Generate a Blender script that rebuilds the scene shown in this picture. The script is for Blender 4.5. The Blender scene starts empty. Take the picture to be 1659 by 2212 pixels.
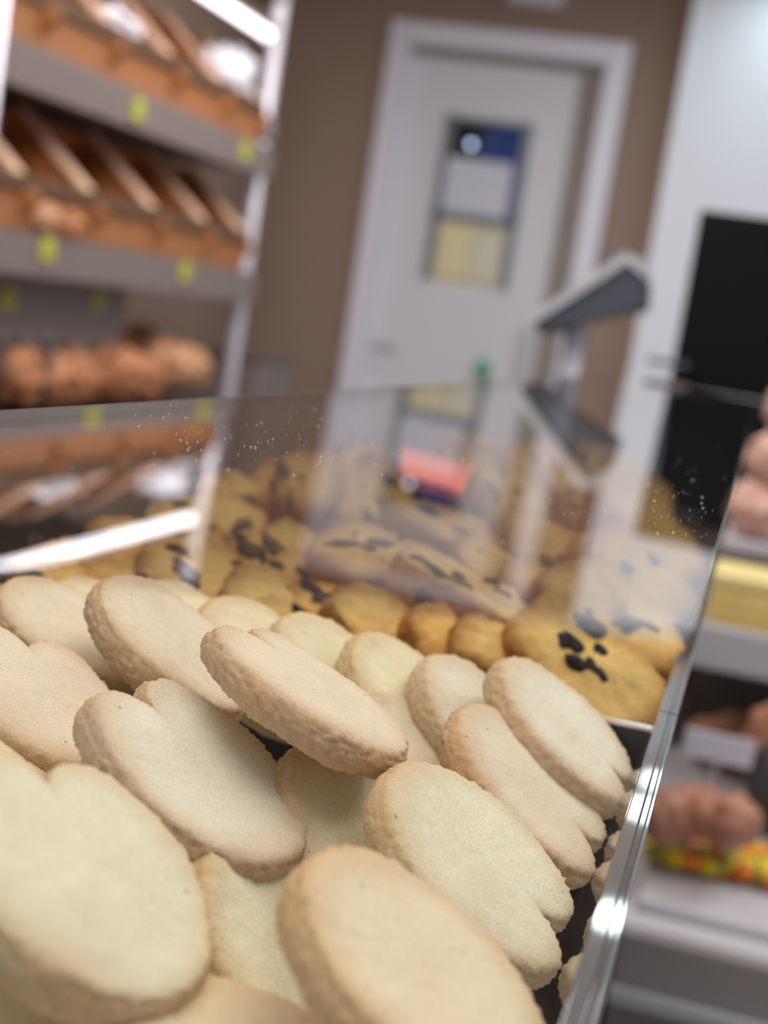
import bpy, bmesh, math, random
from mathutils import Vector, Matrix, noise
from math import sin, cos, pi, radians

# ------------------------------------------------------------------ camera, light, exposure
SC = bpy.context.scene
COL = SC.collection
H = 1.15                                   # camera height above the floor; local frame: z=0 is eye level
FPX, CX, CY = 3100.0, 829.5, 1106.0        # focal length and centre in pixels of the 1659x2212 frame
RM = Matrix(((0.9543234787, 0.1817451215, -0.2371400615),
             (0.2575322405, -0.0979893895, 0.9612883150),
             (0.1514722518, -0.9784512202, -0.1403188034)))   # columns: image right, image down, forward

def raydir(px, py):
    return RM @ Vector((px-CX, py-CY, FPX))
def onX(px, py, x): d = raydir(px, py); return d*(x/d.x) + Vector((0, 0, H))
def onY(px, py, y): d = raydir(px, py); return d*(y/d.y) + Vector((0, 0, H))
def onZ(px, py, z): d = raydir(px, py); return d*(z/d.z) + Vector((0, 0, H))
def atD(px, py, dep): return raydir(px, py)*(dep/FPX) + Vector((0, 0, H))

cd = bpy.data.cameras.new('camera')
cam = bpy.data.objects.new('camera', cd); COL.objects.link(cam); SC.camera = cam
cd.sensor_fit = 'VERTICAL'; cd.sensor_height = 24.0; cd.sensor_width = 18.0
cd.lens = FPX/2212*24.0
cd.clip_start = 0.01; cd.clip_end = 60
m = Matrix.Identity(4)
for i in range(3):
    m[i][0] = RM[i][0]; m[i][1] = -RM[i][1]; m[i][2] = -RM[i][2]
m[2][3] = H
cam.matrix_world = m
cd.dof.use_dof = True; cd.dof.focus_distance = 0.338; cd.dof.aperture_fstop = 6.8

w = bpy.data.worlds.new('world'); SC.world = w; w.use_nodes = True
w.node_tree.nodes['Background'].inputs[0].default_value = (0.86, 0.90, 1.0, 1)
w.node_tree.nodes['Background'].inputs[1].default_value = 0.38
SC.view_settings.view_transform = 'Standard'
SC.view_settings.look = 'None'
SC.view_settings.exposure = 0.10
SC.view_settings.gamma = 1.0
SC.view_settings.use_curve_mapping = False

def area(name, loc, sx, sy, power, col, rot=(0, 0, 0)):
    l = bpy.data.lights.new(name, 'AREA'); l.shape = 'RECTANGLE'; l.size = sx; l.size_y = sy
    l.energy = power; l.color = col
    o = bpy.data.objects.new(name, l); o.location = loc; o.rotation_euler = rot; COL.objects.link(o)
    o['label'] = 'ceiling light or added fill light over the shop floor'
    return o
# shop ceiling lighting and one added fill lamp
area('ceiling_panel_lamp', (-0.08, 0.42, H+1.28), 1.5, 1.5, 18, (1.0, 0.96, 0.90))
area('ceiling_panel_lamp', (-0.9, 3.4, H+1.28), 1.2, 1.2, 32, (1.0, 0.96, 0.93))
area('rack_fill_lamp', (-0.55, 1.3, H+0.95), 0.6, 0.4, 17, (1.0, 0.93, 0.90), Vector((1.0, -1.8, 0.85)).to_track_quat('Z', 'Y').to_euler())  # unseen fill aimed at the rack, added to brighten the wicker tray insides
area('ceiling_panel_lamp', (0.9, 1.7, H+1.28), 0.8, 0.8, 16, (0.90, 0.94, 1.0))

# ------------------------------------------------------------------ helpers
def tag(o, label=None, cat=None, group=None, kind=None):
    if label: o['label'] = label
    if cat: o['category'] = cat
    if group: o['group'] = group
    if kind: o['kind'] = kind
    return o
def empty(name, loc, label, cat, group=None, rot=None):
    o = bpy.data.objects.new(name, None); o.empty_display_size = .02
    o.location = loc
    if rot is not None: o.rotation_euler = rot
    COL.objects.link(o); return tag(o, label, cat, group)
def link(name, me, mat=None, parent=None, smooth=False):
    o = bpy.data.objects.new(name, me)
    if mat is not None and not me.materials: me.materials.append(mat)
    COL.objects.link(o)
    if smooth:
        for p in me.polygons: p.use_smooth = True
    if parent is not None: o.parent = parent
    return o
def from_bm(name, bm, mat=None, parent=None, smooth=False, origin=None):
    """vertices are in world space; the object is put at the parent's origin (or its own origin)"""
    off = None
    if parent is not None:
        pw = parent.matrix_basis if parent.parent is None else parent.parent.matrix_basis @ parent.matrix_basis
        bmesh.ops.transform(bm, matrix=pw.inverted(), verts=bm.verts)
    elif origin is not None:
        off = Vector(origin); bmesh.ops.translate(bm, vec=-off, verts=bm.verts)
    bmesh.ops.recalc_face_normals(bm, faces=bm.faces)
    me = bpy.data.meshes.new(name); bm.to_mesh(me); bm.free()
    o = link(name, me, mat, parent, smooth)
    if off is not None: o.location = off
    return o
def box(bm, x0, x1, y0, y1, z0, z1, bev=0.0, seg=2):
    vs = [bm.verts.new((x, y, z)) for x in (x0, x1) for y in (y0, y1) for z in (z0, z1)]
    fs = []
    for q in ((0,1,3,2),(4,6,7,5),(0,4,5,1),(2,3,7,6),(0,2,6,4),(1,5,7,3)):
        fs.append(bm.faces.new([vs[i] for i in q]))
    if bev > 0:
        es = list({e for f in fs for e in f.edges})
        bmesh.ops.bevel(bm, geom=es, offset=bev, segments=seg, affect='EDGES', profile=.6)
def bx(name, x0, x1, y0, y1, z0, z1, mat, parent=None, bev=0.0, seg=2):
    bm = bmesh.new(); box(bm, x0, x1, y0, y1, z0+H, z1+H, bev, seg)
    return from_bm(name, bm, mat, parent, origin=((x0+x1)/2, (y0+y1)/2, z0+H))
def prism(bm, poly, vec):
    a = [bm.verts.new(p) for p in poly]; b = [bm.verts.new(Vector(p)+Vector(vec)) for p in poly]
    n = len(a); bm.faces.new(a); bm.faces.new(b[::-1])
    for i in range(n): bm.faces.new((a[i], b[i], b[(i+1) % n], a[(i+1) % n]))
def tube(bm, p0, p1, r, n=16, r1=None):
    p0 = Vector(p0); p1 = Vector(p1); d = (p1-p0).normalized()
    q = d.to_track_quat('Z', 'Y'); r1 = r if r1 is None else r1
    A = [bm.verts.new(p0 + q @ Vector((r*cos(2*pi*i/n), r*sin(2*pi*i/n), 0))) for i in range(n)]
    B = [bm.verts.new(p1 + q @ Vector((r1*cos(2*pi*i/n), r1*sin(2*pi*i/n), 0))) for i in range(n)]
    bm.faces.new(A); bm.faces.new(B[::-1])
    for i in range(n): bm.faces.new((A[i], B[i], B[(i+1) % n], A[(i+1) % n]))

# ------------------------------------------------------------------ materials
def lin(c):
    return tuple(((v/255)/12.92 if v/255 <= .04045 else ((v/255+.055)/1.055)**2.4) for v in c)
def mat(name, rgb, rough=.6, metal=0, var=0.06, scale=20, bump=0.0, bscale=60, spec=.5, emit=None, es=0):
    mt = bpy.data.materials.new(name); mt.use_nodes = True; nt = mt.node_tree; N = nt.nodes; L = nt.links
    b = N['Principled BSDF']; b.inputs['Roughness'].default_value = rough; b.inputs['Metallic'].default_value = metal
    b.inputs['Specular IOR Level'].default_value = spec
    c = lin(rgb)
    tc = N.new('ShaderNodeTexCoord'); nz = N.new('ShaderNodeTexNoise'); nz.inputs['Scale'].default_value = scale
    nz.inputs['Detail'].default_value = 4
    L.new(tc.outputs['Object'], nz.inputs['Vector'])
    mx = N.new('ShaderNodeMix'); mx.data_type = 'RGBA'
    mx.inputs['A'].default_value = tuple(v*(1-var) for v in c)+(1,)
    mx.inputs['B'].default_value = tuple(min(1, v*(1+var)) for v in c)+(1,)
    L.new(nz.outputs['Fac'], mx.inputs['Factor']); L.new(mx.outputs['Result'], b.inputs['Base Color'])
    if bump > 0:
        n2 = N.new('ShaderNodeTexNoise'); n2.inputs['Scale'].default_value = bscale; n2.inputs['Detail'].default_value = 5
        L.new(tc.outputs['Object'], n2.inputs['Vector'])
        bp = N.new('ShaderNodeBump'); bp.inputs['Strength'].default_value = 1; bp.inputs['Distance'].default_value = bump
        L.new(n2.outputs['Fac'], bp.inputs['Height']); L.new(bp.outputs['Normal'], b.inputs['Normal'])
    if emit:
        b.inputs['Emission Color'].default_value = lin(emit)+(1,); b.inputs['Emission Strength'].default_value = es
    return mt

M = {}
M['brown_wall'] = mat('brown_wall_paint', (152, 129, 115), .85, var=.04, scale=2, bump=.0004, bscale=90)
M['white_wall'] = mat('white_wall_paint', (232, 234, 244), .8, var=.02, scale=3)
M['ceiling'] = mat('ceiling_paint', (178, 168, 158), .9, var=.02)
M['floor'] = mat('floor_tile', (150, 140, 128), .5, var=.08, scale=6)
M['door'] = mat('door_paint', (214, 213, 220), .55, var=.02)
M['frame'] = mat('door_frame_paint', (226, 224, 236), .5, var=.02)
M['stop_grey'] = mat('door_stop_grey', (150, 143, 136), .7)  # plain grey of the door stop strips
M['blue_glass'] = mat('blue_dusk_glass', (28, 62, 130), .12, var=.5, scale=3, spec=.6)
M['dark_glass'] = mat('dark_pane', (18, 24, 34), .1, spec=.6)
M['win_frame'] = mat('window_frame_grey', (120, 126, 138), .45)
M['paper'] = mat('white_paper', (208, 208, 222), .8, var=.02)
M['paper_y'] = mat('yellowed_paper', (226, 214, 172), .8, var=.06, scale=5)
M['chrome'] = mat('satin_chrome', (225, 222, 232), .22, 1.0, var=.03)
M['post'] = mat('white_enamel_post', (225, 220, 232), .25, 0.3, var=.03)
M['rail'] = mat('grey_price_rail', (124, 111, 107), .5, var=.05)
M['rackback'] = mat('rack_back_panel', (118, 104, 102), .6, var=.06, scale=4)
M['shelf'] = mat('shelf_board', (92, 74, 64), .6, var=.1, scale=5)
M['tagm'] = mat('lime_tag_card', (196, 196, 60), .6, var=.03)
M['tissue'] = mat('white_tissue_paper', (246, 244, 252), .7, var=.01, bump=.002, bscale=40)
M['black'] = mat('matt_black_plastic', (3, 3, 4), .6, var=.1, spec=.15)
M['slate'] = mat('dark_grey_plastic', (72, 76, 86), .5, var=.05)
M['silver'] = mat('light_grey_plastic', (186, 186, 190), .4, var=.03)
M['green'] = mat('green_plastic', (0, 165, 98), .4)
M['counter'] = mat('wood_counter', (104, 78, 56), .5, var=.12, scale=8)
M['casewhite'] = mat('white_laminate', (205, 200, 205), .35, var=.02)
M['casegrey'] = mat('grey_laminate', (150, 142, 140), .4, var=.04)
M['casedark'] = mat('dark_case_interior', (78, 66, 58), .6, var=.15, scale=6)
M['charcoal'] = mat('charcoal_panel', (62, 62, 66), .5, var=.08)
M['bread'] = mat('baked_crust', (176, 116, 76), .6, var=.45, scale=14, bump=.003, bscale=30)
M['bread2'] = mat('pink_glazed_pastry', (172, 118, 92), .5, var=.4, scale=18, bump=.003, bscale=40)
M['flour'] = mat('floury_crust', (190, 140, 104), .7, var=.3, scale=18)
M['pinkgoods'] = mat('pink_pastry', (224, 178, 160), .5, var=.25, scale=20)
M['yellowgoods'] = mat('yellow_sponge', (236, 200, 120), .6, var=.25, scale=25)
M['candy_y'] = mat('yellow_sweet', (236, 206, 24), .35)
M['candy_o'] = mat('orange_sweet', (240, 130, 20), .35)
M['candy_g'] = mat('olive_sweet', (150, 150, 60), .35)
M['orange_card'] = mat('orange_red_card', (255, 92, 54), .5, var=.05)
M['wood_edge'] = mat('pale_wood_edge', (244, 200, 168), .45, var=.1, scale=12)
M['dark_rod'] = mat('dark_tong_metal', (66, 58, 56), .4, .4)
M['choc'] = mat('dark_chocolate', (54, 32, 26), .42, var=.3, scale=200, bump=.0004, bscale=500)

def emis(name, rgb, s):
    mt = bpy.data.materials.new(name); mt.use_nodes = True; b = mt.node_tree.nodes['Principled BSDF']
    b.inputs['Base Color'].default_value = (.8, .8, .8, 1)
    b.inputs['Emission Color'].default_value = lin(rgb)+(1,); b.inputs['Emission Strength'].default_value = s
    return mt
M['tube'] = emis('led_tube_glow', (250, 246, 255), 3.4)
M['spot'] = emis('downlight_glow', (235, 255, 255), 30.0)

def wicker():
    mt = bpy.data.materials.new('orange_wicker'); mt.use_nodes = True; nt = mt.node_tree; N = nt.nodes; L = nt.links
    b = N['Principled BSDF']; b.inputs['Roughness'].default_value = .55
    tc = N.new('ShaderNodeTexCoord')
    w1 = N.new('ShaderNodeTexWave'); w1.inputs['Scale'].default_value = 28; w1.bands_direction = 'Y'; w1.inputs['Distortion'].default_value = 1.5
    w2 = N.new('ShaderNodeTexWave'); w2.inputs['Scale'].default_value = 34; w2.bands_direction = 'Z'; w2.inputs['Distortion'].default_value = 1.5
    L.new(tc.outputs['Object'], w1.inputs['Vector']); L.new(tc.outputs['Object'], w2.inputs['Vector'])
    mu = N.new('ShaderNodeMath'); mu.operation = 'MULTIPLY'; L.new(w1.outputs['Fac'], mu.inputs[0]); L.new(w2.outputs['Fac'], mu.inputs[1])
    cr = N.new('ShaderNodeValToRGB'); cr.color_ramp.elements[0].color = lin((142, 86, 44))+(1,); cr.color_ramp.elements[1].color = lin((214, 142, 82))+(1,)
    cr.color_ramp.elements[1].position = .6
    L.new(mu.outputs[0], cr.inputs[0]); L.new(cr.outputs[0], b.inputs['Base Color'])
    bp = N.new('ShaderNodeBump'); bp.inputs['Distance'].default_value = .004; L.new(mu.outputs[0], bp.inputs['Height']); L.new(bp.outputs[0], b.inputs['Normal'])
    return mt
M['wicker'] = wicker()

def acrylic(name, tint=(1, 1, 1), gloss_rough=0.0, gain=1.0):
    """clear sheet: transparent + Fresnel mirror, same IOR from both sides"""
    mt = bpy.data.materials.new(name); mt.use_nodes = True; nt = mt.node_tree; N = nt.nodes; L = nt.links
    N.remove(N['Principled BSDF']); out = N['Material Output']
    tr = N.new('ShaderNodeBsdfTransparent'); tr.inputs[0].default_value = tint+(1,)
    gl = N.new('ShaderNodeBsdfGlossy'); gl.inputs['Roughness'].default_value = gloss_rough; gl.inputs[0].default_value = (1, 1, 1, 1)
    ge = N.new('ShaderNodeNewGeometry'); mr = N.new('ShaderNodeMapRange')
    mr.inputs['To Min'].default_value = 1.49; mr.inputs['To Max'].default_value = 1/1.49
    L.new(ge.outputs['Backfacing'], mr.inputs['Value'])
    fr = N.new('ShaderNodeFresnel'); L.new(mr.outputs['Result'], fr.inputs['IOR'])
    mu = N.new('ShaderNodeMath'); mu.operation = 'MULTIPLY'; mu.use_clamp = True; mu.inputs[1].default_value = gain
    L.new(fr.outputs[0], mu.inputs[0])
    mx = N.new('ShaderNodeMixShader'); L.new(mu.outputs[0], mx.inputs[0]); L.new(tr.outputs[0], mx.inputs[1]); L.new(gl.outputs[0], mx.inputs[2])
    L.new(mx.outputs[0], out.inputs[0])
    return mt
M['acrylic'] = acrylic('clear_acrylic')
M['acrylic_edge'] = acrylic('polished_acrylic_edge', (.62, .62, .66))
M['acrylic_dark'] = acrylic('grey_seam_in_acrylic', (.16, .17, .20))

def dough(name, top, rim, speck, deep, grain=1.0, patch=.55, sss=.12):
    """baked biscuit: colour follows the baked-in 'brown' attribute (rim browning) and an individual tint"""
    mt = bpy.data.materials.new(name); mt.use_nodes = True; nt = mt.node_tree; N = nt.nodes; L = nt.links
    b = N['Principled BSDF']; b.inputs['Roughness'].default_value = .78; b.inputs['Specular IOR Level'].default_value = .25
    b.inputs['Subsurface Weight'].default_value = sss; b.inputs['Subsurface Radius'].default_value = (.004, .0025, .0012)
    b.inputs['Subsurface Scale'].default_value = .6
    tc = N.new('ShaderNodeTexCoord')
    at = N.new('ShaderNodeAttribute'); at.attribute_name = 'brown'
    oc = N.new('ShaderNodeObjectInfo')
    def nz(sc, det=3, ro=.6):
        n = N.new('ShaderNodeTexNoise'); n.inputs['Scale'].default_value = sc; n.inputs['Detail'].default_value = det
        n.inputs['Roughness'].default_value = ro; L.new(tc.outputs['Object'], n.inputs['Vector']); return n
    big = nz(55, 3); mid = nz(1100, 4); fine = nz(3200, 2)
    a1 = N.new('ShaderNodeMath'); a1.operation = 'MULTIPLY_ADD'; L.new(big.outputs['Fac'], a1.inputs[0]); a1.inputs[1].default_value = patch
    a1.inputs[2].default_value = -patch*.48
    a2 = N.new('ShaderNodeMath'); a2.operation = 'ADD'; a2.use_clamp = True
    L.new(at.outputs['Fac'], a2.inputs[0]); L.new(a1.outputs[0], a2.inputs[1])
    mx = N.new('ShaderNodeMix'); mx.data_type = 'RGBA'; mx.inputs['A'].default_value = lin(top)+(1,); mx.inputs['B'].default_value = lin(rim)+(1,)
    L.new(a2.outputs[0], mx.inputs['Factor'])
    # individual bake
    m2 = N.new('ShaderNodeMix'); m2.data_type = 'RGBA'; m2.blend_type = 'MULTIPLY'; m2.inputs['Factor'].default_value = 1
    L.new(mx.outputs['Result'], m2.inputs['A']); L.new(oc.outputs['Color'], m2.inputs['B'])
    # grain tint
    cr = N.new('ShaderNodeValToRGB'); cr.color_ramp.elements[0].position = .3; cr.color_ramp.elements[0].color = (.93, .91, .87, 1)
    cr.color_ramp.elements[1].position = .62; cr.color_ramp.elements[1].color = (1.04, 1.04, 1.04, 1)
    L.new(mid.outputs['Fac'], cr.inputs[0])
    m3 = N.new('ShaderNodeMix'); m3.data_type = 'RGBA'; m3.blend_type = 'MULTIPLY'; m3.inputs['Factor'].default_value = 1
    L.new(m2.outputs['Result'], m3.inputs['A']); L.new(cr.outputs[0], m3.inputs['B'])
    # rare dark specks (baked-in flecks)
    vo = N.new('ShaderNodeTexVoronoi'); vo.inputs['Scale'].default_value = 95; L.new(tc.outputs['Object'], vo.inputs['Vector'])
    lt = N.new('ShaderNodeMath'); lt.operation = 'LESS_THAN'; lt.inputs[1].default_value = .042; L.new(vo.outputs['Distance'], lt.inputs[0])
    sc_ = N.new('ShaderNodeMath'); sc_.operation = 'MULTIPLY'; sc_.inputs[1].default_value = .7*speck; L.new(lt.outputs[0], sc_.inputs[0])
    m4 = N.new('ShaderNodeMix'); m4.data_type = 'RGBA'; m4.inputs['B'].default_value = lin(deep)+(1,)
    L.new(sc_.outputs[0], m4.inputs['Factor']); L.new(m3.outputs['Result'], m4.inputs['A'])
    L.new(m4.outputs['Result'], b.inputs['Base Color'])
    ad = N.new('ShaderNodeMath'); ad.operation = 'MULTIPLY_ADD'; L.new(mid.outputs['Fac'], ad.inputs[0]); ad.inputs[1].default_value = 1.5
    L.new(fine.outputs['Fac'], ad.inputs[2])
    bp = N.new('ShaderNodeBump'); bp.inputs['Strength'].default_value = .85; bp.inputs['Distance'].default_value = .00028*grain
    L.new(ad.outputs[0], bp.inputs['Height']); L.new(bp.outputs[0], b.inputs['Normal'])
    return mt
M['butter'] = dough('butter_shortbread', (240, 232, 208), (214, 176, 132), 1.0, (130, 104, 76))
M['chipdough'] = dough('golden_chip_dough', (250, 210, 130), (188, 122, 60), 0.6, (110, 66, 30), 2.2, 1.3, 0.0)

# ------------------------------------------------------------------ the setting
def struct(o): o['kind'] = 'structure'; return o
WY = 5.6
struct(bx('floor', -2.3, 1.6, -1.2, 5.7, -1.20, -1.15, M['floor']))
struct(bx('ceiling', -2.3, 1.6, -0.2, 5.7, 1.36, 1.40, M['ceiling']))
struct(bx('wall_left', -2.2, -2.1, 1.2, 5.6, -1.15, 1.36, M['brown_wall']))
# back wall with the door opening
DX0, DX1, DZ1 = -1.64, -0.70, 1.10          # outer edges of the door frame, its top
bm = bmesh.new()
box(bm, -2.2, DX0+.02, WY, WY+.12, -1.15+H, 1.36+H); box(bm, DX1-.02, .4, WY, WY+.12, -1.15+H, 1.36+H)
box(bm, DX0+.02, DX1-.02, WY, WY+.12, DZ1-.02+H, 1.36+H)
struct(from_bm('wall_back', bm, M['brown_wall'], origin=(-1, WY, 0)))
struct(bx('trim_1', -2.1, DX0-.01, WY-.015, WY, -1.15, -1.05, M['white_wall']))
# white pillar wall on the right, nearer than the door wall
PX = onY(1500, 0, 5.45).x
struct(bx('wall_right', PX, 1.6, 5.45, 5.6, -1.15, 1.36, M['white_wall']))
# door frame and leaf
def door_unit():
    f = bpy.data.objects.new('door_1', None); f.location = ((DX0+DX1)/2, WY, 0); COL.objects.link(f); f['kind'] = 'structure'
    f['label'] = 'pale grey shop door with a narrow window and white frame'
    t = .085
    bx('door_frame', DX0, DX0+t, WY-.05, WY+.10, -1.15, DZ1, M['frame'], f, .006)
    bx('door_frame', DX1-t, DX1, WY-.05, WY+.10, -1.15, DZ1, M['frame'], f, .006)
    bx('door_frame', DX0+t, DX1-t, WY-.05, WY+.10, DZ1-t, DZ1, M['frame'], f, .006)
    bx('door_stop', DX0+t, DX1-t, WY+.04, WY+.07, DZ1-t-.035, DZ1-t, M['stop_grey'], f)
    bx('door_stop', DX1-t-.10, DX1-t, WY+.03, WY+.06, -1.15, DZ1-t-.035, M['stop_grey'], f)
    # leaf around the window opening
    wx0, wx1, wz0, wz1 = -1.375, -1.035, .135, .765
    lx0, lx1, lz1 = DX0+t, DX1-t-.10, DZ1-t-.035
    bm = bmesh.new(); y0, y1 = WY+.02, WY+.06
    box(bm, lx0, wx0, y0, y1, -1.14+H, lz1+H); box(bm, wx1, lx1, y0, y1, -1.14+H, lz1+H)
    box(bm, wx0, wx1, y0, y1, wz1+H, lz1+H); box(bm, wx0, wx1, y0, y1, -1.14+H, wz0+H)
    leaf = from_bm('door_leaf', bm, M['door'], f)
    bm = bmesh.new()
    fw = .030
    for q in ((wx0-.005, wx0+fw, wz0, wz1+.005), (wx1-fw, wx1+.005, wz0-.0, wz1+.005), (wx0, wx1, wz1-.012, wz1+.006), (wx0, wx1, .375, .40)):
        box(bm, q[0], q[1], WY+.005, WY+.035, q[2]+H, q[3]+H)
    wf = from_bm('window_frame', bm, M['win_frame'], f)
    bx('window_pane', wx0+fw, wx1-fw, WY+.03, WY+.036, .40, wz1, M['blue_glass'], f)
    bx('window_pane', wx0+fw, wx1-fw, WY+.03, WY+.036, wz0, .375, M['paper_y'], f)
    bx('window_blind', wx0+fw, wx0+.16, WY+.024, WY+.029, .615, wz1-.012, M['dark_glass'], f)
    bx('push_plate', lx1-.075, lx1-.02, WY+.008, WY+.02, -.25, .0, M['silver'], f, .003)
    return f
door = door_unit()
tag(bx('paper_notice', -1.345, -1.085, WY+.018, WY+.022, .405, .615, M['paper']), 'white paper notice taped in the middle of the door window', 'notice')
tag(bx('paper_notice', -1.335, -1.20, WY+.014, WY+.018, .15, .365, M['paper_y']), 'yellowed paper sheet at the bottom left of the door window', 'notice')
tag(bx('paper_notice', -1.195, -1.075, WY+.014, WY+.018, .15, .35, mat('cream_paper', (214, 210, 190), .8)), 'cream paper sheet at the bottom right of the door window', 'notice')
# small lamp seen in the pane
bm = bmesh.new(); c = onY(1018, 312, WY+.015); bmesh.ops.create_uvsphere(bm, u_segments=16, v_segments=10, radius=.013, matrix=Matrix.Translation(c))
tag(from_bm('indicator_lamp', bm, emis('lamp_glow', (190, 215, 255), 2.2), origin=c, smooth=True), 'small round pale lamp shining in the dark top of the door window', 'lamp')
# grey lettering strip on the door
for (p0, p1, nm) in (((790, 738), (852, 765), 'faint grey upper sticker low on the pale door'), ((786, 785), (820, 797), 'faint grey lower smudge-like sticker on the pale door')):
    a = onY(*p0, WY+.018); b_ = onY(*p1, WY+.018)
    o = bx('door_sticker', a.x, b_.x, WY+.0175, WY+.0195, b_.z-H, a.z-H-.0, mat('faded_grey_print', (168, 166, 172), .8, var=.2, scale=60)); tag(o, nm, 'sticker')
# green knob
c = onY(1042, 797, WY-.03)
bm = bmesh.new(); bmesh.ops.create_uvsphere(bm, u_segments=20, v_segments=12, radius=.03, matrix=Matrix.Translation(c) @ Matrix.Scale(1.25, 4, (0, 0, 1)))
g = from_bm('door_knob', bm, M['green'], door, True); g['label'] = 'green knob'
bm = bmesh.new(); tube(bm, c, c+Vector((0, .045, 0)), .012); from_bm('knob_stem', bm, M['slate'], door)
# white box sign above the door
a = onY(1098, -10, WY-.08); b_ = onY(1212, 12, WY-.08)
sg = empty('ceiling_sign', ((a.x+b_.x)/2, WY, b_.z), 'white box light fixed to the brown wall above the door', 'light fixture')
bx('housing', a.x, b_.x, WY-.08, WY, b_.z-H, b_.z-H+.10, M['frame'], sg, .006)
bx('diffuser', a.x+.01, b_.x-.01, WY-.085, WY-.078, b_.z-H+.012, b_.z-H+.088, M['paper'], sg, .002)

# ceiling downlights in a row over the counter line
dl = []
for i, (x, y, r) in enumerate(((-.125, 3.86, .085), (-.115, 4.86, .085), (-.108, 5.22, .06))):
    t = empty('ceiling_downlight', (x, y, H+1.36), ['nearest round ceiling downlight above the counter, out of frame', 'middle round ceiling downlight above the counter, out of frame', 'farthest round ceiling downlight above the counter, out of frame'][i], 'ceiling light', 'downlights over the counter')
    bm = bmesh.new(); tube(bm, (x, y, H+1.36), (x, y, H+1.345), r+.015, 32); from_bm('trim_ring', bm, M['frame'], t)
    bm = bmesh.new(); tube(bm, (x, y, H+1.346), (x, y, H+1.341), r, 32); from_bm('lens', bm, M['spot'], t)

# ------------------------------------------------------------------ bread rack on the left
RX, RXB = -1.5, -1.95
RY0, RY1 = 2.42, 3.97
rack = empty('bread_rack', (RX-.2, 3.2, 0), 'tall bread rack with tilted wicker trays and light posts along the left wall', 'rack')
for (x, y, r) in ((RX-.045, RY1+.11, .0205), (RX+.03, RY0+.02, .0205), (RXB, RY1, .018), (RXB, RY0, .018)):
    bm = bmesh.new(); tube(bm, (x, y, 0.0), (x, y, H+(.93 if y > 4 else .795)), r, 20); p = from_bm('post', bm, M['post'], rack, True)
LV = (.36, .0, -.36)
for k, z in enumerate(LV):
    if k < 2:
        bx('price_rail', RX-.003, RX+.012, RY0+.08, RY1+.07, z-.050, z+.038, M['rail'], rack, .003)
    bx('shelf_board', RXB-.03, RX-.006, RY0, RY1+.06, z-.035, z-.015, M['shelf'], rack, .003)
bx('back_panel', RXB-.05, RXB-.035, RY0, RY1-.25, -.30, 1.0, M['rackback'], rack)
bx('top_shelf', RXB-.03, RX+.01, RY0, RY1, .795, .82, M['shelf'], rack, .003)
bx('price_panel', RX-.11, RX-.10, RY0-.1, 3.42, -.235, -.045, M['rail'], rack, .003)
# joint collar where the rail meets the right post
for zz in (.43, .33):
    bm = bmesh.new(); tube(bm, (RX-.045, RY1+.11, zz+H), (RX-.045, RY1+.11, zz+.06+H), .032, 20); from_bm('collar', bm, M['chrome'] if zz > .4 else M['shelf'], rack, True)
# LED tube under the top shelf
a = onX(395, -20, RX+.02); b_ = onX(578, 74, RX+.02)
tl = empty('led_tube', (a+b_)/2, 'bright white tube light under the top of the bread rack', 'tube light')
bm = bmesh.new(); tube(bm, (RX+.02, 2.45, b_.z), (RX+.02, b_.y, b_.z), .014, 20); from_bm('tube', bm, M['tube'], tl, True)
bm = bmesh.new(); box(bm, RX-.005, RX+.045, 2.43, b_.y+.01, b_.z+.014, b_.z+.03, .003); from_bm('housing', bm, M['shelf'], tl)
bm = bmesh.new(); tube(bm, (RX+.02, b_.y, b_.z), (RX+.02, b_.y+.02, b_.z), .021, 20); from_bm('end_cap', bm, M['frame'], tl, True)

# tilted wicker trays
def make_tray(y0, y1, z, label, group):
    """front foot at (RX, y, z); the tray rises towards the back at about 41 degrees"""
    t = empty('wicker_tray', (RX-.03, (y0+y1)/2, z+H), label, 'tray', group)
    A = radians(41); dx, dz = -cos(A), sin(A); Ls = .30
    def P(s, hgt, y): # s along slope, hgt perpendicular
        return Vector((RX-.03+dx*s+hgt*sin(A)*1.0, y, z+H+dz*s+hgt*cos(A)))
    def slab(s0, s1, h0, h1, ya, yb):
        bm = bmesh.new(); prism(bm, [P(s0, h0, ya), P(s1, h0, ya), P(s1, h1, ya), P(s0, h1, ya)], (0, yb-ya, 0)); return bm
    from_bm('base', slab(0, Ls, .0, .008, y0+.004, y1-.004), M['wicker'], t)
    from_bm('side_panel', slab(0.0, Ls, .008, .088, y0+.003, y0+.014), M['wicker'], t)
    from_bm('side_panel', slab(0.0, Ls, .008, .088, y1-.014, y1-.003), M['wicker'], t)
    from_bm('back_panel', slab(Ls-.012, Ls, .008, .088, y0+.014, y1-.014), M['wicker'], t)
    e = from_bm('rim', slab(.045, Ls, .088, .1, y1-.042, y1-.002), M['wood_edge'], t)
    e['label'] = 'pale wooden edge strip'
    # upright front band with dark lip
    bm = bmesh.new(); box(bm, RX-.018, RX-.004, y0+.003, y1-.003, z+H, z+.078+H, .002); from_bm('front_panel', bm, M['wicker'], t)
    bm = bmesh.new(); box(bm, RX-.018, RX+.006, y0+.002, y1-.002, z+.0785+H, z+.112+H, .003)
    r = from_bm('front_rim', bm, mat_dark_rim, t)
    return t
mat_dark_rim = mat('dark_wood_rim', (100, 70, 46), .5, var=.2, scale=20)
ys = [2.42, 2.68, 2.99, 3.33, 3.66, 3.955]
nmr = ['leftmost', 'second from left', 'middle', 'second from right', 'rightmost']
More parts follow.
